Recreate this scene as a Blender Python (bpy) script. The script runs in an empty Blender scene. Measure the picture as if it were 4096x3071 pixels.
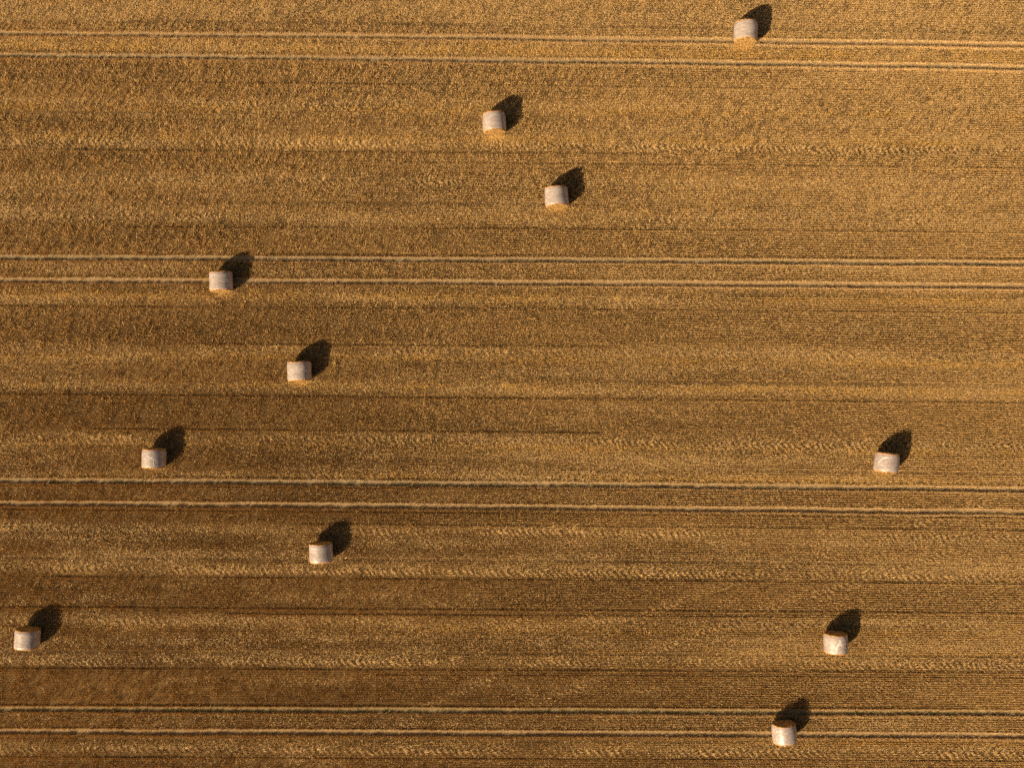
import bpy, math, random
import numpy as np
from mathutils import Vector

S = bpy.context.scene
COL = S.collection

# ------------------------------------------------------------------ camera
PPM = 63.9            # photograph pixels per metre on the ground (4096 px wide)
CX, CY = 2048.0, 1535.5
CAM_H = 60.0
cam_d = bpy.data.cameras.new("camera")
cam = bpy.data.objects.new("camera", cam_d)
COL.objects.link(cam)
cam.location = (0, 0, CAM_H)
cam.rotation_euler = (0, 0, 0)
cam_d.sensor_fit = 'HORIZONTAL'
cam_d.sensor_width = 36.0
cam_d.lens = 36.0 * CAM_H / (4096 / PPM)
cam_d.clip_start = 0.5
cam_d.clip_end = 6000
S.camera = cam

# ------------------------------------------------------------------ light
SUN_EL = math.radians(33.1)
SUN_AZ = math.radians(226.6)       # clockwise from north (+Y): low in the south-west
world = bpy.data.worlds.new("World")
S.world = world
world.use_nodes = True
wn = world.node_tree
for n in list(wn.nodes):
    wn.nodes.remove(n)
sky = wn.nodes.new('ShaderNodeTexSky')
sky.sky_type = 'NISHITA'
sky.sun_disc = False
sky.sun_elevation = SUN_EL
sky.sun_rotation = SUN_AZ
sky.air_density = 0.7
sky.dust_density = 4.0
sky.ozone_density = 0.4
bg = wn.nodes.new('ShaderNodeBackground')
bg.inputs['Strength'].default_value = 0.05
wo = wn.nodes.new('ShaderNodeOutputWorld')
warm = wn.nodes.new('ShaderNodeMix')      # white balance of the photograph: late hazy light
warm.data_type = 'RGBA'
warm.blend_type = 'MULTIPLY'
warm.inputs[0].default_value = 1.0
warm.inputs[7].default_value = (1.0, 0.88, 0.72, 1)
wn.links.new(sky.outputs[0], warm.inputs[6])
wn.links.new(warm.outputs[2], bg.inputs['Color'])
wn.links.new(bg.outputs[0], wo.inputs['Surface'])

sun_d = bpy.data.lights.new("sun", 'SUN')
sun_d.energy = 5.0
sun_d.angle = math.radians(0.5)
sun_d.color = (1.0, 0.775, 0.49)
sun = bpy.data.objects.new("sun", sun_d)
COL.objects.link(sun)
to_sun = Vector((math.sin(SUN_AZ) * math.cos(SUN_EL), math.cos(SUN_AZ) * math.cos(SUN_EL), math.sin(SUN_EL)))
sun.rotation_euler = to_sun.to_track_quat('Z', 'Y').to_euler()
sun.location = to_sun * 120

S.view_settings.view_transform = 'Standard'
S.view_settings.look = 'None'
S.view_settings.exposure = 0.86
S.view_settings.gamma = 1.0
S.render.engine = 'CYCLES'
S.cycles.max_bounces = 4
S.cycles.diffuse_bounces = 2
S.cycles.use_denoising = False
S.cycles.filter_width = 1.45

# ------------------------------------------------------------------ helpers
def rgb(r, g, b):
    return (r, g, b, 1.0)

def material(name):
    m = bpy.data.materials.new(name)
    m.use_nodes = True
    nt = m.node_tree
    bs = nt.nodes.get('Principled BSDF')
    return m, nt, bs

def node(nt, typ, **kw):
    n = nt.nodes.new(typ)
    for k, v in kw.items():
        if k in n.inputs.keys() if hasattr(n.inputs, 'keys') else False:
            n.inputs[k].default_value = v
        else:
            setattr(n, k, v)
    return n

def link(nt, a, b):
    nt.links.new(a, b)

def mix_rgb(nt, fac, a, b, blend='MIX'):
    n = nt.nodes.new('ShaderNodeMix')
    n.data_type = 'RGBA'
    n.blend_type = blend
    for sock, val in ((n.inputs[0], fac), (n.inputs[6], a), (n.inputs[7], b)):
        if hasattr(val, 'is_output'):
            nt.links.new(val, sock)
        else:
            sock.default_value = val
    return n.outputs[2]

def ramp(nt, fac, stops):
    n = nt.nodes.new('ShaderNodeValToRGB')
    el = n.color_ramp.elements
    while len(el) < len(stops):
        el.new(0.5)
    for e, (p, c) in zip(el, stops):
        e.position = p
        e.color = c if len(c) == 4 else (*c, 1)
    nt.links.new(fac, n.inputs[0])
    return n.outputs[0]

def noise(nt, vec, scale, detail=3.0, rough=0.55):
    n = nt.nodes.new('ShaderNodeTexNoise')
    n.inputs['Scale'].default_value = scale
    n.inputs['Detail'].default_value = detail
    n.inputs['Roughness'].default_value = rough
    nt.links.new(vec, n.inputs['Vector'])
    return n.outputs['Fac']

def mapping(nt, vec, scale=(1, 1, 1), rot=(0, 0, 0)):
    n = nt.nodes.new('ShaderNodeMapping')
    n.inputs['Scale'].default_value = scale
    n.inputs['Rotation'].default_value = rot
    nt.links.new(vec, n.inputs['Vector'])
    return n.outputs[0]

def link_mesh(name, me, mat=None, parent=None):
    o = bpy.data.objects.new(name, me)
    COL.objects.link(o)
    if mat:
        me.materials.append(mat)
    if parent:
        o.parent = parent
    return o

def mesh_py(name, verts, faces, smooth=True):
    me = bpy.data.meshes.new(name)
    me.from_pydata([tuple(v) for v in verts], [], faces)
    me.update()
    if smooth:
        me.polygons.foreach_set('use_smooth', [True] * len(me.polygons))
    return me

def tri_mesh(name, tri, tint):
    """tri: (n,3,3) array of loose blades, tint: (n,3) straw colour of each blade."""
    n = len(tri)
    me = bpy.data.meshes.new(name)
    me.vertices.add(3 * n)
    me.vertices.foreach_set('co', np.ascontiguousarray(tri, dtype=np.float32).ravel())
    me.loops.add(3 * n)
    me.loops.foreach_set('vertex_index', np.arange(3 * n, dtype=np.int32))
    me.polygons.add(n)
    me.polygons.foreach_set('loop_start', np.arange(0, 3 * n, 3, dtype=np.int32))
    me.update(calc_edges=True)
    at = me.attributes.new('tint', 'FLOAT_COLOR', 'FACE')
    c = np.ones((n, 4), dtype=np.float32)
    c[:, :3] = tint
    at.data.foreach_set('color', c.ravel())
    return me

RNG = np.random.default_rng(7)

def vnoise(x, y, sx, sy, seed):
    """smooth value noise, 0..1, cells of sx by sy"""
    g = np.random.default_rng(seed).random((257, 257))
    u = x / sx + 1000.37 + seed * 3.1
    w = y / sy + 1000.71 + seed * 1.7
    iu = np.floor(u).astype(np.int64)
    iw = np.floor(w).astype(np.int64)
    fu = u - iu
    fw = w - iw
    fu = fu * fu * (3 - 2 * fu)
    fw = fw * fw * (3 - 2 * fw)
    iu0, iu1, iw0, iw1 = iu % 257, (iu + 1) % 257, iw % 257, (iw + 1) % 257
    return (g[iu0, iw0] * (1 - fu) + g[iu1, iw0] * fu) * (1 - fw) + (g[iu0, iw1] * (1 - fu) + g[iu1, iw1] * fu) * fw

# ------------------------------------------------------------------ the lie of the field
# Rows run almost east-west and bend gently.  u, v are measured along and across them in "row units"
# (1 unit = 1/63.9 m); v is constant along a drilled row.
_sv = np.array([-2000, 130, 220, 570, 870, 1030, 1120, 1390, 1545, 1920, 2010, 2270, 2630, 2830, 2920, 3070, 5000], float)
_ss = np.array([55, 51, 50, 36, 26, 25, 26, 36, 37, 39, 37, 35, 20, 17, 18, 18, 18], float)

def row_shift(u, v):
    t = np.clip(u / 4096.0, -0.3, 1.3)
    return np.interp(v, _sv, _ss) * (0.62 * t + 0.38 * t * np.abs(t))

def to_world(u, v):
    py = v + row_shift(u, v)
    return (u - CX) / PPM, (CY - py) / PPM

def to_v(u, py):
    v = py - 0.0
    for _ in range(4):
        v = py - row_shift(u, v)
    return v

def px(u, py, z=0.0):
    k = (CAM_H - z) / CAM_H
    return ((u - CX) / PPM * k, (CY - py) / PPM * k, z)

TRAMS = [(130, 'pale'), (220, 'grey'), (1027, 'grey'), (1117, 'pale'), (1917, 'grey'), (2009, 'pale'), (2831, 'green'), (2920, 'pale')]
GAP_UP, GAP_DN = 7.5, 15.0
THIN = [(82, -500, 4600, 7), (449, -500, 620, 6), (806, 900, 2350, 7), (1161, 2900, 4600, 7), (1510, 2500, 4600, 7),
        (1777, -500, 900, 5), (1858, 3000, 4600, 6), (2225, -500, 4600, 4), (2603, -500, 4600, 6), (2954, 300, 3000, 5)]
# rows that were skipped or run down beside a wheel band: bare dark soil in the shade of the taller row to the south
DARK = [(598, -500, 2600, 5), (905, 500, 4600, 4), (1012, 600, 4600, 5), (1222, -500, 4600, 4), (1368, 400, 2500, 4), (1574, -500, 4600, 5),
        (1710, 300, 2400, 4), (1938, -500, 4600, 4), (2034, -500, 4600, 5), (2084, 1200, 4600, 4), (2299, -500, 4600, 6), (2422, -500, 4600, 5),
        (2446, 900, 3200, 4), (2667, -500, 4600, 5), (2690, 1500, 4600, 3), (2814, -500, 3800, 5), (3023, -500, 4600, 4), (325, 300, 3500, 3), (640, 1500, 4600, 4)]
# wheel bands: centre v, half width, lug strength
WHEELS = [(45, 26, .35), (190, 20, .45), (412, 22, .6), (568, 26, 1.0), (716, 24, .7), (862, 24, .6), (1070, 24, .5), (1197, 24, .4),
          (1392, 24, .6), (1543, 22, .35), (1746, 28, .9), (1893, 14, .5), (2110, 28, .9), (2268, 27, 1.1), (2476, 24, .8),
          (2634, 28, 1.1), (2855, 14, .5), (2990, 28, 1.1), (-140, 26, .8), (-330, 26, .8), (3230, 26, .8)]
_pv = np.array([-800, -60, 0, 45, 75, 90, 115, 150, 190, 210, 240, 300, 350, 400, 430, 450, 520, 545, 575, 595, 640, 690, 720, 750, 800,
                850, 880, 900, 950, 1010, 1060, 1090, 1145, 1175, 1200, 1222, 1300, 1360, 1385, 1425, 1450, 1510, 1535, 1560, 1572,
                1600, 1650, 1700, 1740, 1775, 1800, 1870, 1895, 1950, 1990, 2040, 2080, 2110, 2145, 2170, 2225, 2260, 2285, 2300, 2340,
                2400, 2440, 2475, 2510, 2590, 2625, 2655, 2668, 2720, 2800, 2815, 2870, 2900, 2950, 2985, 3020, 3070, 3600], float)
_pp = np.array([.4, .4, .6, .85, .6, .45, .45, .7, .85, .6, .4, .35, .35, .55, .6, .45, .45, .6, .65, .25, .3, .4, .6, .5, .4,
                .6, .6, .25, .3, .15, .55, .45, .4, .65, .65, .25, .25, .15, .45, .65, .45, .45, .75, .6, .1,
                .3, .3, .15, .4, .6, .45, .45, .65, .3, .35, .2, .2, .5, .55, .45, .5, .5, .4, .15, .3,
                .3, .15, .5, .5, .5, .5, .35, .15, .3, .15, .2, .45, .45, .4, .5, .25, .25, .4], float)
GOLD = [(190, 30), (430, 16), (545, 14), (1178, 18), (1425, 16), (1532, 18), (1775, 16), (1895, 16), (2510, 16), (2600, 12), (2955, 14)]
# a bale trailer crossed the rows diagonally
TRACKS = [([(1600, 2900), (1800, 2777), (2006, 2690), (2277, 2582), (2451, 2522), (2603, 2446), (2777, 2381), (2940, 2327), (3330, 2200), (3700, 2085), (4150, 1950)], 22, .62),
          ([(1950, 2900), (2104, 2821), (2256, 2767), (2397, 2701), (2600, 2610), (2830, 2520), (3060, 2440), (3390, 2330), (3800, 2200)], 22, .62),
          ([(1722, 540), (1722, 760), (1730, 860)], 22, .6), ([(1540, 240), (1534, 480)], 22, .55), ([(1428, 230), (1424, 470)], 22, .5)]

def tone(u, v):
    t = np.interp(v + 14 * (vnoise(u, v, 260, 60, 3) - .5), _pv, _pp)
    t = t + .34 * (vnoise(u, v, 420, 26, 5) - .5) + .26 * (vnoise(u, v, 90, 40, 6) - .5) + .25 * (vnoise(u, v, 1300, 500, 8) - .5)
    t = .40 + 1.6 * (t - .42)
    t = t + .34 * (vnoise(u, v, 1500, 9, 65) - .5) + .26 * (vnoise(u, v, 2600, 19, 66) - .5)
    t = t + .62 * np.clip(.55 * u / 4096 + .65 * (1 - v / 3071) - .42, 0, 1) + .16 * np.clip(.22 - u / 4096, 0, 1) - .10  # sun glow towards the upper right, imitated by thicker straw cover
    t = t + .5 * np.exp(-((u - 3950) / 95) ** 2 - ((v - 2975) / 26) ** 2)
    return np.clip(t, 0, 1)

def gap_mask(u, v):
    """1 where nothing was drilled (tramlines) or a drill row is missing"""
    g = np.zeros_like(v)

    def near(c, w):
        q = np.nonzero(np.abs(v - c) < w)[0]
        return q, u[q], v[q], v[q] * 0

    for i, (c, _) in enumerate(TRAMS):
        q, uu, vv, o = near(c, 45)
        w0 = 3 * (vnoise(uu, o, 260, 1e6, 11 + i) - .5)
        w1 = 4 * (vnoise(uu, o, 40, 1e6, 311 + i) - .5) + 5 * (vnoise(uu, o, 9, 1e6, 321 + i) - .5)
        w2 = 4 * (vnoise(uu, o, 55, 1e6, 331 + i) - .5) + 7 * (vnoise(uu, o, 10, 1e6, 341 + i) - .5)
        g[q] = np.maximum(g[q], .95 * ((vv > c - GAP_UP + w0 + w1) & (vv < c + GAP_DN + w0 + w2)))
    for c, a, b, w in THIN:
        q, uu, vv, o = near(c, 15)
        e = 120 * (vnoise(uu, o, 150, 1e6, int(c) + 40) - .5)
        g[q] = np.maximum(g[q], .85 * ((np.abs(vv - c) < w) & (uu > a + e) & (uu < b + e)))
    for c, a, b, w in DARK:
        q, uu, vv, o = near(c, 22)
        e = 300 * (vnoise(uu, o, 260, 1e6, int(c) + 50) - .5)
        ww = w * (.1 + 1.5 * vnoise(uu, o, 210, 1e6, int(c) + 60)) * (.6 + .7 * vnoise(uu, o, 26, 1e6, int(c) + 61))
        cc = c + 7 * (vnoise(uu, o, 400, 1e6, int(c) + 70) - .5) + 4 * (vnoise(uu, o, 30, 1e6, int(c) + 71) - .5)
        g[q] = np.maximum(g[q], .88 * (.45 + .5 * vnoise(uu, o, 60, 1e6, int(c) + 72) > RNG.random(len(q))) * ((np.abs(vv - cc) < ww) & (uu > a + e) & (uu < b + e)))
    return g

def track_coord(u, p, pts):
    """distance across and along a polyline"""
    best = np.full(u.shape, 1e9)
    along = np.zeros(u.shape)
    acc = 0.0
    for (x0, y0), (x1, y1) in zip(pts[:-1], pts[1:]):
        dx, dy = x1 - x0, y1 - y0
        L = math.hypot(dx, dy)
        t = np.clip(((u - x0) * dx + (p - y0) * dy) / (L * L), 0, 1)
        d = ((u - x0) * dy - (p - y0) * dx) / L
        ex = np.hypot(u - x0 - t * dx, p - y0 - t * dy)
        m = ex < np.abs(best)
        best = np.where(m, np.where(d >= 0, ex, -ex), best)
        along = np.where(m, acc + t * L, along)
        acc += L
    return best, along

def wheel(u, v, p):
    """(pressed 0..1, lug -1..1) from the tyres of combine, baler and trailer"""
    pressed = np.zeros_like(v)
    lug = np.zeros_like(v)
    for i, (c, hw, s) in enumerate(WHEELS):
        q = np.nonzero(np.abs(v - c) < 1.25 * hw + 6)[0]
        uu, vv = u[q], v[q]
        o = vv * 0
        d = vv - c + 10 * (vnoise(uu, o, 300, 1e6, 100 + i) - .5)
        w = np.clip(1.25 - np.abs(d) / hw, 0, 1)
        fade = ((.34 if s > .85 else .14) + .60 * np.clip(2.2 * vnoise(uu, o, 240, 1e6, 150 + i) - .5, 0, 1)) * (.30 + 1.1 * vnoise(uu, vv, 34, 16, 190 + i))
        ph = (uu - np.abs(d) * .95 + 26 * vnoise(uu, vv, 80, 60, 170 + i) + 9 * vnoise(uu, vv, 15, 12, 171 + i)) / (23.0 + (i % 3) * 2)
        lg = np.clip(1.8 * np.cos(2 * np.pi * ph) + .35, -1, 1)
        m = w * s * fade
        use = m > pressed[q]
        lug[q] = np.where(use, lg * np.clip(m * 1.25, 0, 1) * np.where(d > -4, 1, .5), lug[q])
        pressed[q] = np.where(use, m, pressed[q])
    for j, (pts, hw, s) in enumerate(TRACKS):
        xs, ys = [a for a, _ in pts], [b for _, b in pts]
        q = np.nonzero((u > min(xs) - 40) & (u < max(xs) + 40) & (p > min(ys) - 40) & (p < max(ys) + 40))[0]
        uu, vv = u[q], v[q]
        d, a = track_coord(uu, p[q], pts)
        w = np.clip(1.3 - np.abs(d) / hw, 0, 1) * s * (.25 + .75 * vnoise(uu, vv, 60, 60, 210 + j))
        ph = (a - np.abs(d) * .9 + 14 * vnoise(uu, vv, 50, 50, 220 + j)) / 24.0
        use = w > pressed[q]
        lug[q] = np.where(use, np.clip(1.8 * np.cos(2 * np.pi * ph) + .4, -1, 1) * np.clip(w * 1.3, 0, 1), lug[q])
        pressed[q] = np.where(use, w, pressed[q])
    return np.clip(pressed, 0, 1), lug

def gold(u, v):
    g = np.zeros_like(v)
    for c, w in GOLD:
        g = np.maximum(g, np.exp(-((v - c) / w) ** 2))
    return g * np.clip(1.8 * vnoise(u, v, 200, 40, 31) - .2, 0, 1)

# ------------------------------------------------------------------ materials
def straw_material(name, spec=0.25, rough=0.55, trans=0.15):
    m, nt, bs = material(name)
    at = nt.nodes.new('ShaderNodeAttribute')
    at.attribute_name = 'tint'
    link(nt, at.outputs['Color'], bs.inputs['Base Color'])
    bs.inputs['Roughness'].default_value = rough
    bs.inputs['Specular IOR Level'].default_value = spec
    return m

M_STUBBLE = straw_material('stubble straw')
M_LOOSE = straw_material('loose golden straw')
M_WEED = straw_material('weed leaf', .3, .6)

def soil_material():
    m, nt, bs = material('stubble field soil and chaff')
    tc = nt.nodes.new('ShaderNodeTexCoord')
    v = tc.outputs['Object']
    fine = noise(nt, v, 22.0, 4, .65)
    fib = noise(nt, mapping(nt, v, (9, 26, 1), (0, 0, .6)), 1.0, 3, .6)
    big = noise(nt, mapping(nt, v, (.05, .45, 1)), 1.0, 3, .5)
    soil = ramp(nt, fine, [(.3, (.050, .030, .012)), (.7, (.092, .055, .023))])
    chaff = ramp(nt, fib, [(.35, (.12, .072, .027)), (.65, (.25, .152, .058))])
    f = nt.nodes.new('ShaderNodeMath')
    f.operation = 'ADD'
    link(nt, fib, f.inputs[0])
    link(nt, big, f.inputs[1])
    fac = ramp(nt, f.outputs[0], [(.46, (0, 0, 0)), (.66, (1, 1, 1))])
    # ColorRamp clamps at 1: the sum is about 1 on average, so halve it first
    f2 = nt.nodes.new('ShaderNodeMath')
    f2.operation = 'MULTIPLY'
    f2.inputs[1].default_value = .5
    link(nt, f.outputs[0], f2.inputs[0])
    nt.links.new(f2.outputs[0], fac.node.inputs[0])
    c = mix_rgb(nt, fac, soil, chaff)
    link(nt, c, bs.inputs['Base Color'])
    bs.inputs['Roughness'].default_value = .95
    bs.inputs['Specular IOR Level'].default_value = .1
    b = nt.nodes.new('ShaderNodeBump')
    b.inputs['Strength'].default_value = .8
    b.inputs['Distance'].default_value = .04
    link(nt, fine, b.inputs['Height'])
    link(nt, b.outputs[0], bs.inputs['Normal'])
    return m

def track_material(name, a, b_):
    m, nt, bs = material(name)
    tc = nt.nodes.new('ShaderNodeTexCoord')
    v = tc.outputs['Object']
    fine = noise(nt, v, 16.0, 4, .6)
    long_ = noise(nt, mapping(nt, v, (.7, 8, 1)), 1.0, 3, .5)
    c = ramp(nt, fine, [(.3, a), (.68, b_)])
    c = mix_rgb(nt, ramp(nt, long_, [(.4, (0, 0, 0)), (.7, (.35, .35, .35))]), c, rgb(.27, .19, .10))
    link(nt, c, bs.inputs['Base Color'])
    bs.inputs['Roughness'].default_value = .95
    bs.inputs['Specular IOR Level'].default_value = .1
    bp = nt.nodes.new('ShaderNodeBump')
    bp.inputs['Strength'].default_value = .6
    bp.inputs['Distance'].default_value = .03
    link(nt, fine, bp.inputs['Height'])
    link(nt, bp.outputs[0], bs.inputs['Normal'])
    return m

M_SOIL = soil_material()
M_TRACK = {'pale': track_material('dry pale tramline soil', (.17, .118, .060), (.29, .207, .115)),
           'grey': track_material('greyish tramline soil', (.145, .110, .062), (.26, .20, .12)),
           'green': track_material('weedy tramline soil', (.12, .095, .045), (.26, .20, .11))}

# ------------------------------------------------------------------ ground
def build_ground():
    RUT = .05
    vs = list(np.linspace(-420, 3480, 62))
    for c, _ in TRAMS:
        vs = [q for q in vs if not (c - 20 < q < c + 26)]
        vs += [c - 16, c - 9, c - 4, c + 5, c + 13, c + 20]
    vs = sorted(vs)
    low = {}
    for c, _ in TRAMS:
        for q in (c - 4, c + 5, c + 13):
            low[q] = RUT
        low[c - 9] = RUT * .55
    far = [600, 1600, 5000, 16000, 60000, 190000]
    vs = [-420 - f for f in reversed(far)] + vs + [3480 + f for f in far]
    us = list(np.linspace(-520, 4616, 80))
    us = [-520 - f for f in reversed(far)] + us + [4616 + f for f in far]
    U, V = np.meshgrid(np.array(us), np.array(vs))
    X, Y = to_world(U, V)
    Z = np.zeros_like(X)
    for j, q in enumerate(vs):
        Z[j, :] -= low.get(q, 0)
    nu = len(us)
    verts = np.stack([X, Y, Z], -1).reshape(-1, 3)
    faces = [(j * nu + i, (j + 1) * nu + i, (j + 1) * nu + i + 1, j * nu + i + 1) for j in range(len(vs) - 1) for i in range(nu - 1)]
    me = mesh_py('field', verts, faces)
    o = link_mesh('field', me, M_SOIL)
    o['kind'] = 'structure'
    o['label'] = 'brown soil and chaff of the harvested stubble field'
    desc = ['pale dry tramline rut, upper of the topmost pair', 'greyish tramline rut, lower of the topmost pair',
            'greyish tramline rut just above the bale in the middle left', 'pale tramline rut running behind the bale in the middle left',
            'greyish tramline rut with ragged edge, upper of the third pair', 'pale tramline rut, lower of the third pair',
            'weedy greenish tramline rut, upper of the lowest pair', 'pale smooth tramline rut, lower of the lowest pair']
    ut = np.linspace(-520, 4616, 260)
    for k, (c, kind) in enumerate(TRAMS):
        rows = [(c - 13.5, -.014), (c - 9, -RUT * .55 + .006), (c - 4, -RUT + .006), (c + 5, -RUT + .006), (c + 13, -RUT + .006), (c + 18.5, -.006)]
        vv = []
        for q, z in rows:
            x, y = to_world(ut, np.full_like(ut, q))
            vv += list(zip(x, y, np.full_like(x, z)))
        n = len(ut)
        ff = [(j * n + i, (j + 1) * n + i, (j + 1) * n + i + 1, j * n + i + 1) for j in range(len(rows) - 1) for i in range(n - 1)]
        t = link_mesh('wheel_track', mesh_py('wheel_track', vv, ff), M_TRACK[kind])
        t['kind'] = 'structure'
        t['label'] = desc[k]

build_ground()

# ------------------------------------------------------------------ bales: where they lie
# silhouette centre, middle of the wrap, turn (deg, counter-clockwise)
BALES = [(2983, 113.5, -2.2, 'round straw bale highest in the field, broad golden end lying on the topmost tramline'),
         (1977.5, 480, 2.7, 'round straw bale with loose straw spilled below its golden end, second from the top'),
         (2225.5, 780, 4.0, 'round straw bale tilted a little left, third from the top, golden lower end'),
         (885, 1122, 2.3, 'round straw bale lying right on a pale tramline, left of centre'),
         (1197.5, 1484, 1.4, 'round straw bale left of a small upright straw tuft'),
         (616, 1836, -2.2, 'round straw bale with a white branching crease in its net'),
         (3547, 1854, -7.0, 'round straw bale turned clockwise, curved white net fold on its upper left'),
         (1284, 2217, 2.5, 'plain round straw bale below the third tramline pair with a thin dark upper end'),
         (110, 2563, -3.8, 'round straw bale at the far left edge with a dark shaded upper end'),
         (3342.5, 2582, 0.0, 'round straw bale with a ragged white net patch down its middle'),
         (3137, 2946, 4.0, 'lowest round straw bale, lying across the lowest pair of tramlines')]
R_B, L_NET, L_CORE = .72, 1.055, 1.17

def bale_pos(b):
    k1 = (CAM_H - .68) / CAM_H
    k2 = (CAM_H - 1.39) / CAM_H
    return (b[0] - CX) / PPM * k1, (CY - b[1]) / PPM * k2

BPOS = [bale_pos(b) for b in BALES]

# ------------------------------------------------------------------ stubble and litter
C_TAN = np.array([.60, .388, .158])
C_GOLD = np.array([.66, .385, .09])
C_PALE = np.array([.74, .54, .32])
C_BROWN = np.array([.29, .19, .08])

def tints(n, gold_f, pale_f, brown_f):
    r = RNG.random(n)
    c = np.repeat(C_TAN[None], n, 0)
    k = np.clip(gold_f, 0, 1)[:, None]
    c = c * (1 - k) + C_GOLD * k
    k = (r < pale_f)[:, None] * .8
    c = c * (1 - k) + C_PALE * k
    k = ((r > 1 - brown_f))[:, None] * .8
    c = c * (1 - k) + C_BROWN * k
    return c * (.86 + .26 * RNG.random(n))[:, None]

def inside_bale(x, y, pad=0.0):
    m = np.zeros(x.shape, bool)
    for (bx, by), b in zip(BPOS, BALES):
        a = math.radians(b[2])
        dx = (x - bx) * math.cos(a) + (y - by) * math.sin(a)
        dy = -(x - bx) * math.sin(a) + (y - by) * math.cos(a)
        m |= (np.abs(dx) < .42 + pad) & (np.abs(dy) < .55 + pad)
    return m

def blades(x, y, z0, az, lean, length, width, yaw):
    """a blade rooted at (x,y,z0), leaning by `lean` from upright towards azimuth az"""
    n = len(x)
    d = np.stack([np.sin(lean) * np.cos(az), np.sin(lean) * np.sin(az), np.cos(lean)], 1)
    side = np.stack([np.cos(yaw), np.sin(yaw), np.zeros(n)], 1)
    base = np.stack([x, y, z0], 1)
    tip = base + d * length[:, None]
    hw = width[:, None] * .5
    return np.stack([base - side * hw, base + side * hw, tip + side * hw * .3], 1)

def rowness(u, p):
    """how clean the drilled rows stand: ragged in the upper left, crisp to the right and at the bottom"""
    return np.clip(-.25 + 1.0 * u / 4096 + .75 * p / 3071 + .5 * (vnoise(u, p, 500, 300, 61) - .5), 0, 1)

def clump(u, p):
    """density of the stand, drawn out along the lean of the straw (lower left to upper right)"""
    al, ac = (u - p) * .7071, (u + p) * .7071
    streak = vnoise(al, ac, 38, 9, 62) * .7 + vnoise(al, ac, 20, 7, 63) * .3
    blob = vnoise(u, p, 11, 8.5, 64)
    k = rowness(u, p)
    return np.clip(.5 + (streak - .5) * (2.0 - 1.4 * k) + (blob - .5) * .25, 0, 1)

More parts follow.
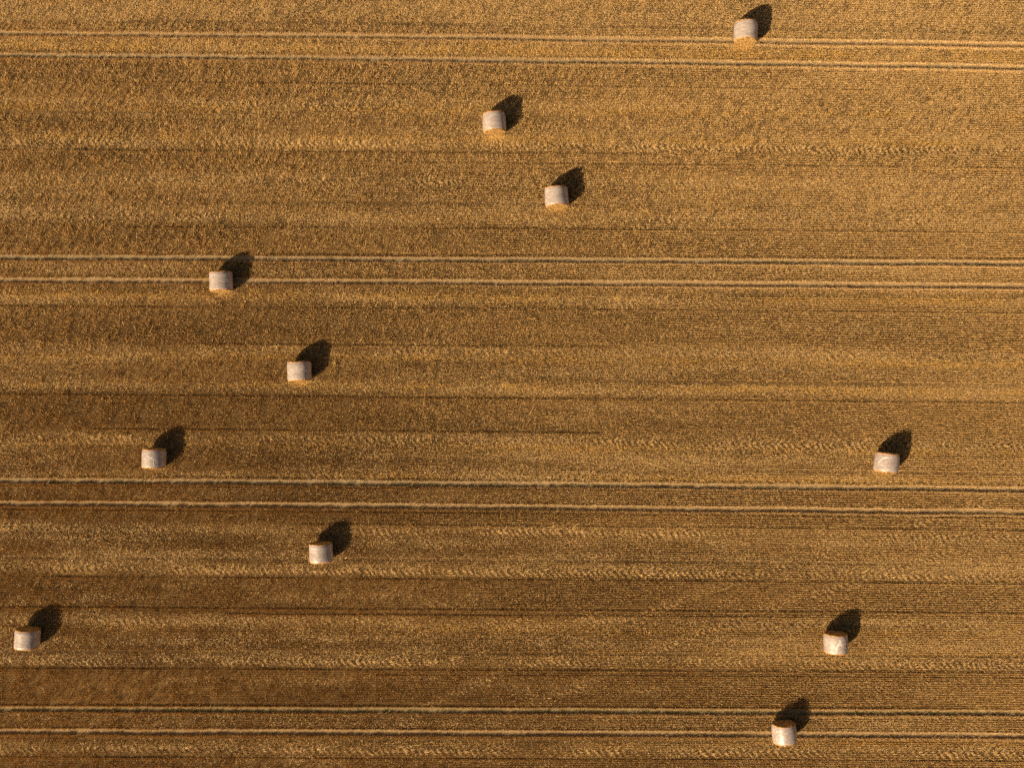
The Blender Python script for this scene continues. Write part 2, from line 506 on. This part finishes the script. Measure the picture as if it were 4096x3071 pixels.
def build_stubble():
    ROW = 9.0
    rows = np.arange(-330, 3400, ROW)
    step = 1.7
    us = np.arange(-290, 4390, step)
    U, V = np.meshgrid(us, rows)
    u0 = U.ravel()
    v0 = V.ravel()
    out_tri, out_c = [], []
    for rep in range(3):
        u = u0 + RNG.uniform(-1.6, 1.6, u0.shape)
        k = rowness(u, v0)
        v = v0 + RNG.normal(0, 1, u0.shape) * (2.4 - 1.25 * k)
        p = v + row_shift(u, v)
        g = gap_mask(u, v)
        pr, lug = wheel(u, v, p)
        t = tone(u, v)
        cl = clump(u, p)
        r = RNG.random((3,) + u.shape)
        keep = (r[0] > g) & (r[1] < .40 + .9 * cl) & (r[2] > np.clip(lug * 1.6, 0, 1) * .97)
        u, v, p, pr, lug, t, cl, k = [a[keep] for a in (u, v, p, pr, lug, t, cl, k)]
        n = len(u)
        x, y = to_world(u, v)
        h = (.225 - .115 * t) * (.75 + .5 * RNG.random(n)) * (.55 + .8 * cl)
        h *= 1 + .25 * (cl - .5)
        h *= 1 - .30 * pr + .55 * pr * np.clip(-lug, 0, 1)
        lean = np.abs(RNG.normal(0, .24, n)) * (1.2 - .5 * k) + .12 + pr * RNG.uniform(.1, .8, n)
        az = np.where(RNG.random(n) < .60 - .30 * k, np.pi / 4 + RNG.normal(0, .5, n), RNG.uniform(0, 2 * np.pi, n))
        yaw = RNG.uniform(0, np.pi, n)
        w = RNG.uniform(.010, .021, n)
        z0 = -.01 + .08 * pr * np.clip(-lug, 0, 1)
        out_tri.append(blades(x, y, z0, az, lean, h / np.maximum(np.cos(lean), .4), w, yaw))
        out_c.append(tints(n, .5 * gold(u, v) + .35 * RNG.random(n), .10, .18))
    # tall fringe standing along both sides of each tramline
    for i, (c, _) in enumerate(TRAMS):
        for q, hh, dens in ((c + GAP_DN + 3, .22, 1.3), (c - GAP_UP - 1, .19, .8)):
            n = int(30000 * dens)
            u = RNG.uniform(-290, 4390, n)
            v = q + RNG.normal(0, 2.6, n) + 3 * (vnoise(u, u * 0, 260, 1e6, 11 + i) - .5) + 3 * (vnoise(u, u * 0, 45, 1e6, 351 + i) - .5)
            p = v + row_shift(u, v)
            keep = RNG.random(n) < (.25 + .9 * clump(u, p)) * (.35 + 1.1 * vnoise(u, v, 13, 50, 361 + i)) * (.5 + .9 * vnoise(u, v, 160, 500, 371 + i))
            u, v = u[keep], v[keep]
            n = len(u)
            x, y = to_world(u, v)
            out_tri.append(blades(x, y, np.full(n, -.02), np.pi / 4 + RNG.normal(0, 1.2, n), np.abs(RNG.normal(.1, .2, n)),
                                  hh * RNG.uniform(.7, 1.1, n), RNG.uniform(.014, .028, n), RNG.uniform(0, np.pi, n)))
            out_c.append(tints(n, .2 * RNG.random(n), .35, .12))
    for c, a, b, w in DARK:
        n = int(16000 * (b - a) / 4680)
        u = RNG.uniform(a, b, n)
        v = c + w + 2 + RNG.normal(0, 1.6, n)
        keep = RNG.random(n) < 1.3 * vnoise(u, u * 0, 180, 1e6, int(c) + 60)
        u, v = u[keep], v[keep]
        n = len(u)
        x, y = to_world(u, v)
        out_tri.append(blades(x, y, np.full(n, -.02), RNG.uniform(0, 6.28, n), np.abs(RNG.normal(.1, .15, n)), RNG.uniform(.12, .21, n),
                              RNG.uniform(.012, .024, n), RNG.uniform(0, np.pi, n)))
        out_c.append(tints(n, .3 * RNG.random(n), .08, .25))
    # litter lying between and over the rows
    N = 2100000
    u = RNG.uniform(-290, 4390, N)
    v = RNG.uniform(-330, 3400, N)
    t = tone(u, v)
    g = gap_mask(u, v)
    p = v + row_shift(u, v)
    pr, lug = wheel(u, v, p)
    gap = g > .9
    dens = (.01 + .85 * t ** 1.6) * (1 - .2 * gap) * (.35 + 1.0 * clump(u, p)) + .35 * pr * np.clip(.3 - lug, 0, 1)
    dens *= (1 - .9 * np.clip(lug * 1.5, 0, 1)) * np.where((g > .86) & (g < .9), .15, 1)
    keep = RNG.random(N) < dens
    u, v, t, gap, pr, lug = [a[keep] for a in (u, v, t, gap, pr, lug)]
    n = len(u)
    x, y = to_world(u, v)
    lean = np.pi / 2 - RNG.uniform(.02, .5, n)
    L = RNG.uniform(.06, .17, n)
    z0 = (RNG.uniform(.004, .10, n) + .10 * pr * np.clip(-lug, 0, 1)) * (~gap) - .04 * gap + .004
    az = np.where(RNG.random(n) < .35, np.pi / 4 + RNG.normal(0, .5, n), RNG.uniform(0, 2 * np.pi, n))
    yaw = az + np.pi / 2
    w = RNG.uniform(.008, .015, n)
    gd = gold(u, v)
    out_tri.append(blades(x, y, z0, az, lean, L, w, yaw))
    out_c.append(tints(n, .9 * gd + .3 * RNG.random(n), .16, .10))
    tri = np.concatenate(out_tri)
    c = np.concatenate(out_c)
    ok = ~inside_bale(tri[:, 0, 0], tri[:, 0, 1])
    tri, c = tri[ok], c[ok]
    print('stubble blades', len(tri))
    o = link_mesh('stubble', tri_mesh('stubble', tri, c), M_STUBBLE)
    o['kind'] = 'stuff'
    o['label'] = 'short golden brown stubble and chopped straw covering the field in rows'
    o['category'] = 'stubble'

build_stubble()

def build_weeds():
    tri, col = [], []
    for c, dens in ((2831, 1.0), (1917, .55), (1027, .30), (220, .25), (2009, .12)):
        N = int(4600 * dens)
        nc = int(150 * dens + 30)
        cu = RNG.uniform(-280, 4380, nc)
        ci = RNG.integers(0, nc, N)
        u = cu[ci] + RNG.normal(0, 9, N)
        v = c + 6 + RNG.normal(0, 5, N)
        x, y = to_world(u, v)
        n = N
        tri.append(blades(x, y, np.full(n, -.05), RNG.uniform(0, 6.28, n), RNG.uniform(.3, 1.3, n), RNG.uniform(.06, .17, n),
                          RNG.uniform(.015, .035, n), RNG.uniform(0, 3.14, n)))
        k = RNG.random(n)[:, None]
        col.append((np.array([.12, .12, .035]) * k + np.array([.22, .20, .07]) * (1 - k)) * (.7 + .5 * RNG.random(n))[:, None])
    o = link_mesh('weeds', tri_mesh('weeds', np.concatenate(tri), np.concatenate(col)), M_WEED)
    o['kind'] = 'stuff'
    o['label'] = 'low dull green weeds growing along the tramline ruts'
    o['category'] = 'weeds'

build_weeds()

# ------------------------------------------------------------------ bales
def net_material():
    m, nt, bs = material('white bale net over straw')
    tc = nt.nodes.new('ShaderNodeTexCoord')
    oi = nt.nodes.new('ShaderNodeObjectInfo')
    off = nt.nodes.new('ShaderNodeVectorMath')
    off.operation = 'ADD'
    mul = nt.nodes.new('ShaderNodeMath')
    mul.operation = 'MULTIPLY'
    mul.inputs[1].default_value = 57.0
    link(nt, oi.outputs['Random'], mul.inputs[0])
    link(nt, tc.outputs['Object'], off.inputs[0])
    link(nt, mul.outputs[0], off.inputs[1])
    v = off.outputs[0]
    hatch = noise(nt, mapping(nt, v, (7, 26, 7), (0, 0, .35)), 1.0, 4, .65)
    hatch2 = noise(nt, mapping(nt, v, (14, 34, 14), (0, 0, -.5)), 1.0, 3, .6)
    blot = noise(nt, mapping(nt, v, (2.4, 6.0, 2.4)), 1.0, 4, .6)
    net = ramp(nt, hatch, [(.34, (.20, .165, .145)), (.62, (.46, .408, .392))])
    net = mix_rgb(nt, ramp(nt, hatch2, [(.45, (0, 0, 0)), (.72, (.5, .5, .5))]), net, rgb(.28, .215, .17))
    net = mix_rgb(nt, ramp(nt, blot, [(.42, (0, 0, 0)), (.68, (.75, .75, .75))]), net, rgb(.24, .18, .145))
    # reddish selvedge of the net at both ends
    sep = nt.nodes.new('ShaderNodeSeparateXYZ')
    link(nt, tc.outputs['Object'], sep.inputs[0])
    ab = nt.nodes.new('ShaderNodeMath')
    ab.operation = 'ABSOLUTE'
    link(nt, sep.outputs['Y'], ab.inputs[0])
    edge = ramp(nt, ab.outputs[0], [(.470, (0, 0, 0)), (.515, (.75, .75, .75))])
    net = mix_rgb(nt, edge, net, rgb(.48, .25, .17))
    link(nt, net, bs.inputs['Base Color'])
    bs.inputs['Roughness'].default_value = .37
    bs.inputs['Specular IOR Level'].default_value = .6
    b = nt.nodes.new('ShaderNodeBump')
    b.inputs['Strength'].default_value = .35
    b.inputs['Distance'].default_value = .015
    link(nt, hatch, b.inputs['Height'])
    link(nt, b.outputs[0], bs.inputs['Normal'])
    return m

def fold_material():
    m, nt, bs = material('loose bunched white net')
    tc = nt.nodes.new('ShaderNodeTexCoord')
    f = noise(nt, tc.outputs['Object'], 30.0, 3, .6)
    link(nt, ramp(nt, f, [(.3, (.42, .39, .38)), (.7, (.52, .49, .48))]), bs.inputs['Base Color'])
    bs.inputs['Roughness'].default_value = .4
    return m

def end_material():
    m, nt, bs = material('golden straw bale end')
    tc = nt.nodes.new('ShaderNodeTexCoord')
    v = tc.outputs['Object']
    fib = noise(nt, mapping(nt, v, (7, 7, 15)), 1.0, 4, .65)
    blot = noise(nt, v, 5.0, 3, .6)
    c = ramp(nt, fib, [(.36, (.09, .045, .010)), (.50, (.32, .175, .048)), (.66, (.60, .43, .22))])
    c = mix_rgb(nt, ramp(nt, blot, [(.45, (0, 0, 0)), (.7, (.6, .6, .6))]), c, rgb(.30, .155, .03))
    link(nt, c, bs.inputs['Base Color'])
    bs.inputs['Roughness'].default_value = .7
    bs.inputs['Specular IOR Level'].default_value = .2
    b = nt.nodes.new('ShaderNodeBump')
    b.inputs['Strength'].default_value = .9
    b.inputs['Distance'].default_value = .05
    link(nt, fib, b.inputs['Height'])
    link(nt, b.outputs[0], bs.inputs['Normal'])
    return m

M_NET, M_FOLD, M_END = net_material(), fold_material(), end_material()

def bale_radius(th, y, sd):
    """radius of the wrapped surface, with a flattened foot"""
    r = R_B * (1 + .016 * math.sin(2.3 * sd) + .012 * math.sin(2 * th + 3 * sd) + .012 * math.sin(3 * th + sd) + .008 * math.sin(5 * th + 2 * sd)
               + .010 * math.sin(6 * y + sd) + .006 * (1 - (2 * y / L_NET) ** 2))
    z = r * math.cos(th)
    lo = -R_B + .045
    if z < lo:
        r = lo / math.cos(th)
    return r

def net_mesh(sd):
    nt_, ny = 96, 22
    rnd = random.Random(int(sd * 1000))
    vs, fs = [], []
    for j in range(ny + 1):
        f = j / ny
        y = (f - .5) * L_NET
        e = min(f, 1 - f) * ny
        tuck = [.975, .992, .998][int(e)] if e < 3 else 1.0
        for i in range(nt_):
            th = 2 * math.pi * i / nt_
            r = bale_radius(th, y, sd) * tuck + rnd.uniform(-.003, .003)
            vs.append((r * math.sin(th), y + .012 * math.sin(2 * th + sd) * (1 if e < 1 else 0), r * math.cos(th)))
    for j in range(ny):
        for i in range(nt_):
            k = (i + 1) % nt_
            fs.append((j * nt_ + i, j * nt_ + k, (j + 1) * nt_ + k, (j + 1) * nt_ + i))
    return mesh_py('net_wrap', vs, fs)

def end_mesh(sd, sgn):
    rnd = random.Random(int(sd * 977) + (5 if sgn > 0 else 9))
    nt_, nr = 84, 20
    vs, fs = [], []
    y_in = L_NET / 2 - .05
    # bare straw collar outside the net, then the face rolled up in a spiral
    prof = [(.962, y_in), (.968, L_NET / 2), (.972, L_NET / 2 + .03), (.955, L_CORE / 2 - .005)]
    for q in range(nr):
        rr = .935 * (1 - q / (nr - 1)) + .01
        prof.append((rr, L_CORE / 2 + .03 * (1 - rr * rr)))
    for q, (rr, y) in enumerate(prof):
        for i in range(nt_):
            th = 2 * math.pi * i / nt_
            r = bale_radius(th, y, sd) * rr
            spiral = .016 * math.sin(2 * math.pi * (rr * 9 + i / nt_)) if q > 3 else 0
            j = rnd.uniform(-.014, .014) if q > 1 else 0
            vs.append((r * math.sin(th), sgn * (y + spiral + j), r * math.cos(th)))
    for q in range(len(prof) - 1):
        for i in range(nt_):
            k = (i + 1) % nt_
            f = (q * nt_ + i, q * nt_ + k, (q + 1) * nt_ + k, (q + 1) * nt_ + i)
            fs.append(f if sgn > 0 else f[::-1])
    c = len(vs)
    vs.append((0, sgn * (L_CORE / 2 + .03), 0))
    b = (len(prof) - 1) * nt_
    for i in range(nt_):
        f = (b + i, b + (i + 1) % nt_, c)
        fs.append(f if sgn > 0 else f[::-1])
    # straws sticking out of the rolled face and over the rim
    for _ in range(420):
        th = rnd.uniform(0, 2 * math.pi)
        rr = math.sqrt(rnd.random()) * .95 if rnd.random() < .55 else rnd.uniform(.88, .97)
        r = bale_radius(th, 0, sd) * rr
        y = L_CORE / 2 - .01
        L = rnd.uniform(.04, .13)
        a = rnd.uniform(0, 2 * math.pi)
        o = Vector((r * math.sin(th), y, r * math.cos(th)))
        if o.z < -.62:
            continue
        d = Vector((math.cos(a) * .9, rnd.uniform(.3, 1.2), math.sin(a) * .9 + .25)).normalized() * L
        s = Vector((rnd.uniform(-1, 1), rnd.uniform(-1, 1), rnd.uniform(-1, 1))).normalized() * rnd.uniform(.005, .011)
        n = len(vs)
        for w in (o - s, o + s, o + d):
            vs.append((w.x, sgn * w.y, w.z))
        fs.append((n, n + 1, n + 2))
    return mesh_py('end_face', vs, fs)

def fold_meshes(kind, sd):
    """bunched loose net lying proud of the wrap: polylines in (angle from the crown in deg, y)"""
    lines = {
        'branch': [([(-16, .38), (-10, .27), (-4, .16), (4, .10), (14, .06), (19, -.02), (21, -.12), (17, -.22), (21, -.34), (14, -.46)], .020),
                   ([(-4, .16), (-12, .20), (-20, .17)], .014), ([(14, .06), (24, .04), (31, -.06), (38, -.14)], .014),
                   ([(21, -.34), (29, -.40)], .012), ([(-16, .38), (-2, .40), (10, .36)], .009)],
        'arc': [([(-60, -.05), (-54, .10), (-46, .22), (-36, .30), (-24, .345), (-12, .35)], .035), ([(-62, -.2), (-60, -.05)], .015)],
        'patch': [([(2, .36), (5, .25), (3, .15), (-4, .05), (-10, -.06), (-14, -.20), (-13, -.34), (-16, -.46)], .050),
                  ([(3, .15), (10, .10), (8, -.02)], .04), ([(30, .12), (36, .08), (40, .05)], .018), ([(32, -.12), (40, -.22), (46, -.30)], .012)],
        'blot': [([(-56, .30), (-50, .27), (-44, .25)], .045), ([(-60, -.1), (-52, -.28), (-40, -.42), (-28, -.49)], .022)],
        'crease': [([(44, .1), (46, -.02), (52, -.12), (48, -.25), (50, -.40)], .012)],
    }[kind]
    rnd = random.Random(int(sd * 77))
    out = []
    for pts, w in lines:
        vs, fs = [], []
        fine = []
        for (a0, y0), (a1, y1) in zip(pts[:-1], pts[1:]):
            for q in range(5):
                f = q / 5
                fine.append((a0 + (a1 - a0) * f + rnd.uniform(-.7, .7), y0 + (y1 - y0) * f + rnd.uniform(-.008, .008)))
        fine.append(pts[-1])
        n0 = len(vs)
        for q, (a, y) in enumerate(fine):
            a0, y0 = fine[max(q - 1, 0)]
            a1, y1 = fine[min(q + 1, len(fine) - 1)]
            tx, ty = math.radians(a1 - a0) * R_B, y1 - y0
            L = math.hypot(tx, ty) or 1
            nx, ny = -ty / L, tx / L
            ww = 1.7 * w * rnd.uniform(.45, 1.1) * (.25 if q in (0, len(fine) - 1) else 1)
            for off, up in ((-1, -.004), (-.55, .004), (0, .006), (.55, .004), (1, -.004)):
                th = math.radians(a) + off * ww * nx / R_B
                yy = y + off * ww * ny
                r = bale_radius(th, yy, sd) + up * (w / .02) ** .3 + rnd.uniform(0, .003)
                vs.append((r * math.sin(th), yy, r * math.cos(th)))
        for q in range(len(fine) - 1):
            for m in range(4):
                i = n0 + q * 5 + m
                fs.append((i, i + 1, i + 6, i + 5))
        out.append(mesh_py('net_fold', vs, fs))
    return out

FOLDS = {5: 'branch', 6: 'arc', 9: 'patch', 10: 'blot', 3: 'crease', 4: 'crease'}
for i, b in enumerate(BALES):
    root = bpy.data.objects.new('straw_bale', None)
    COL.objects.link(root)
    root.empty_display_size = .5
    root.location = (BPOS[i][0], BPOS[i][1], 0)
    root.rotation_euler = (0, 0, math.radians(b[2]))
    root['label'] = b[3]
    root['category'] = 'straw bale'
    root['group'] = 'round straw bales scattered over the stubble field'
    sd = 1.37 * i + .4
    zc = R_B - .05
    roll = 0.0
    for nm, me, mt in (('net_wrap', net_mesh(sd), M_NET), ('end_face', end_mesh(sd, 1), M_END), ('end_face', end_mesh(sd, -1), M_END)):
        o = link_mesh(nm, me, mt, root)
        o.location = (0, 0, zc)
    if i in FOLDS:
        for me in fold_meshes(FOLDS[i], sd):
            o = link_mesh('net_fold', me, M_FOLD, root)
            o.location = (0, 0, zc)

# ------------------------------------------------------------------ loose straw shed around the bales
def build_loose():
    tri, col = [], []
    for i, (b, (bx, by)) in enumerate(zip(BALES, BPOS)):
        a0 = math.radians(b[2])
        n = {0: 330, 1: 520, 2: 240}.get(i, 170)
        south = {0: .14, 1: .16, 2: .10}.get(i, .12)
        lx = RNG.normal(0, .38, n)
        side = np.where(RNG.random(n) < (.8 if i < 5 else .6), -1, 1)
        ly = side * (L_CORE / 2 + np.abs(RNG.normal(0, south, n)) + .02)
        x = bx + lx * math.cos(a0) - ly * math.sin(a0)
        y = by + lx * math.sin(a0) + ly * math.cos(a0)
        pile = (.14 if i == 1 else .05) * np.exp(-((np.abs(ly) - L_CORE / 2) / .15) ** 2)
        z = .02 + pile * RNG.random(n) * 1.3 + .06 * RNG.random(n)
        az = RNG.uniform(0, 6.28, n)
        tri.append(blades(x, y, z, az, np.pi / 2 - RNG.uniform(-.1, .4, n), RNG.uniform(.12, .32, n), RNG.uniform(.008, .018, n), az + np.pi / 2))
        col.append(np.array([.54, .315, .085])[None] * (.6 + .6 * RNG.random(n))[:, None] + RNG.random(n)[:, None] * np.array([.12, .10, .07]))
    o = link_mesh('loose_straw', tri_mesh('loose_straw', np.concatenate(tri), np.concatenate(col)), M_LOOSE)
    o['kind'] = 'stuff'
    o['label'] = 'loose golden straw spilled on the stubble around the bales'
    o['category'] = 'loose straw'

build_loose()

# ------------------------------------------------------------------ single tufts and clods
def tuft(name, u, p, n, spread, L, lean, az_mean, label, cat, colour):
    x0, y0, _ = px(u, p)
    x = RNG.normal(0, spread[0], n)
    y = RNG.normal(0, spread[1], n)
    az = az_mean + RNG.normal(0, .7, n)
    t = blades(x, y, np.full(n, 0.0), az, np.abs(RNG.normal(lean, .25, n)), RNG.uniform(.5, 1.0, n) * L, RNG.uniform(.015, .03, n), RNG.uniform(0, 3.14, n))
    c = np.array(colour)[None] * (.75 + .5 * RNG.random(n))[:, None]
    o = link_mesh(name, tri_mesh(name, t, c), M_LOOSE)
    o.location = (x0, y0, 0)
    o['label'] = label
    o['category'] = cat

tuft('straw_tuft', 1343, 1464, 60, (.05, .16), .45, .35, 1.9, 'small upright tuft of pale uncut straw right of a bale shadow', 'straw tuft', (.60, .42, .14))
tuft('straw_wisp', 2012, 1541, 34, (.20, .06), .35, 1.2, .3, 'long golden wisp of straw dropped in the middle of the field', 'straw wisp', (.62, .42, .14))
tuft('straw_wisp', 2468, 1196, 50, (.10, .06), .35, 1.2, 2.4, 'small golden wisp of straw just below the second tramline pair', 'straw wisp', (.70, .48, .16))

def clod(u, p, s, label):
    rnd = random.Random(int(u))
    x0, y0, _ = px(u, p)
    vs, fs = [], []
    nu, nv = 12, 7
    for j in range(nv + 1):
        ph = math.pi * j / nv
        for i in range(nu):
            th = 2 * math.pi * i / nu
            r = s * (1 + rnd.uniform(-.22, .22))
            vs.append((r * math.sin(ph) * math.cos(th), r * math.sin(ph) * math.sin(th) * .8, r * math.cos(ph) * .75 + s * .5))
    for j in range(nv):
        for i in range(nu):
            k = (i + 1) % nu
            fs.append((j * nu + i, (j + 1) * nu + i, (j + 1) * nu + k, j * nu + k))
    m, nt, bs = material('dark damp soil')
    tc = nt.nodes.new('ShaderNodeTexCoord')
    link(nt, ramp(nt, noise(nt, tc.outputs['Object'], 18, 3, .6), [(.3, (.02, .014, .01)), (.7, (.06, .04, .025))]), bs.inputs['Base Color'])
    bs.inputs['Roughness'].default_value = .95
    o = link_mesh('soil_clod', mesh_py('soil_clod', vs, fs), m)
    o.location = (x0, y0, 0)
    o['label'] = label
    o['category'] = 'clod'

clod(338, 598, .12, 'dark soil clod below a wheel track in the upper left of the field')
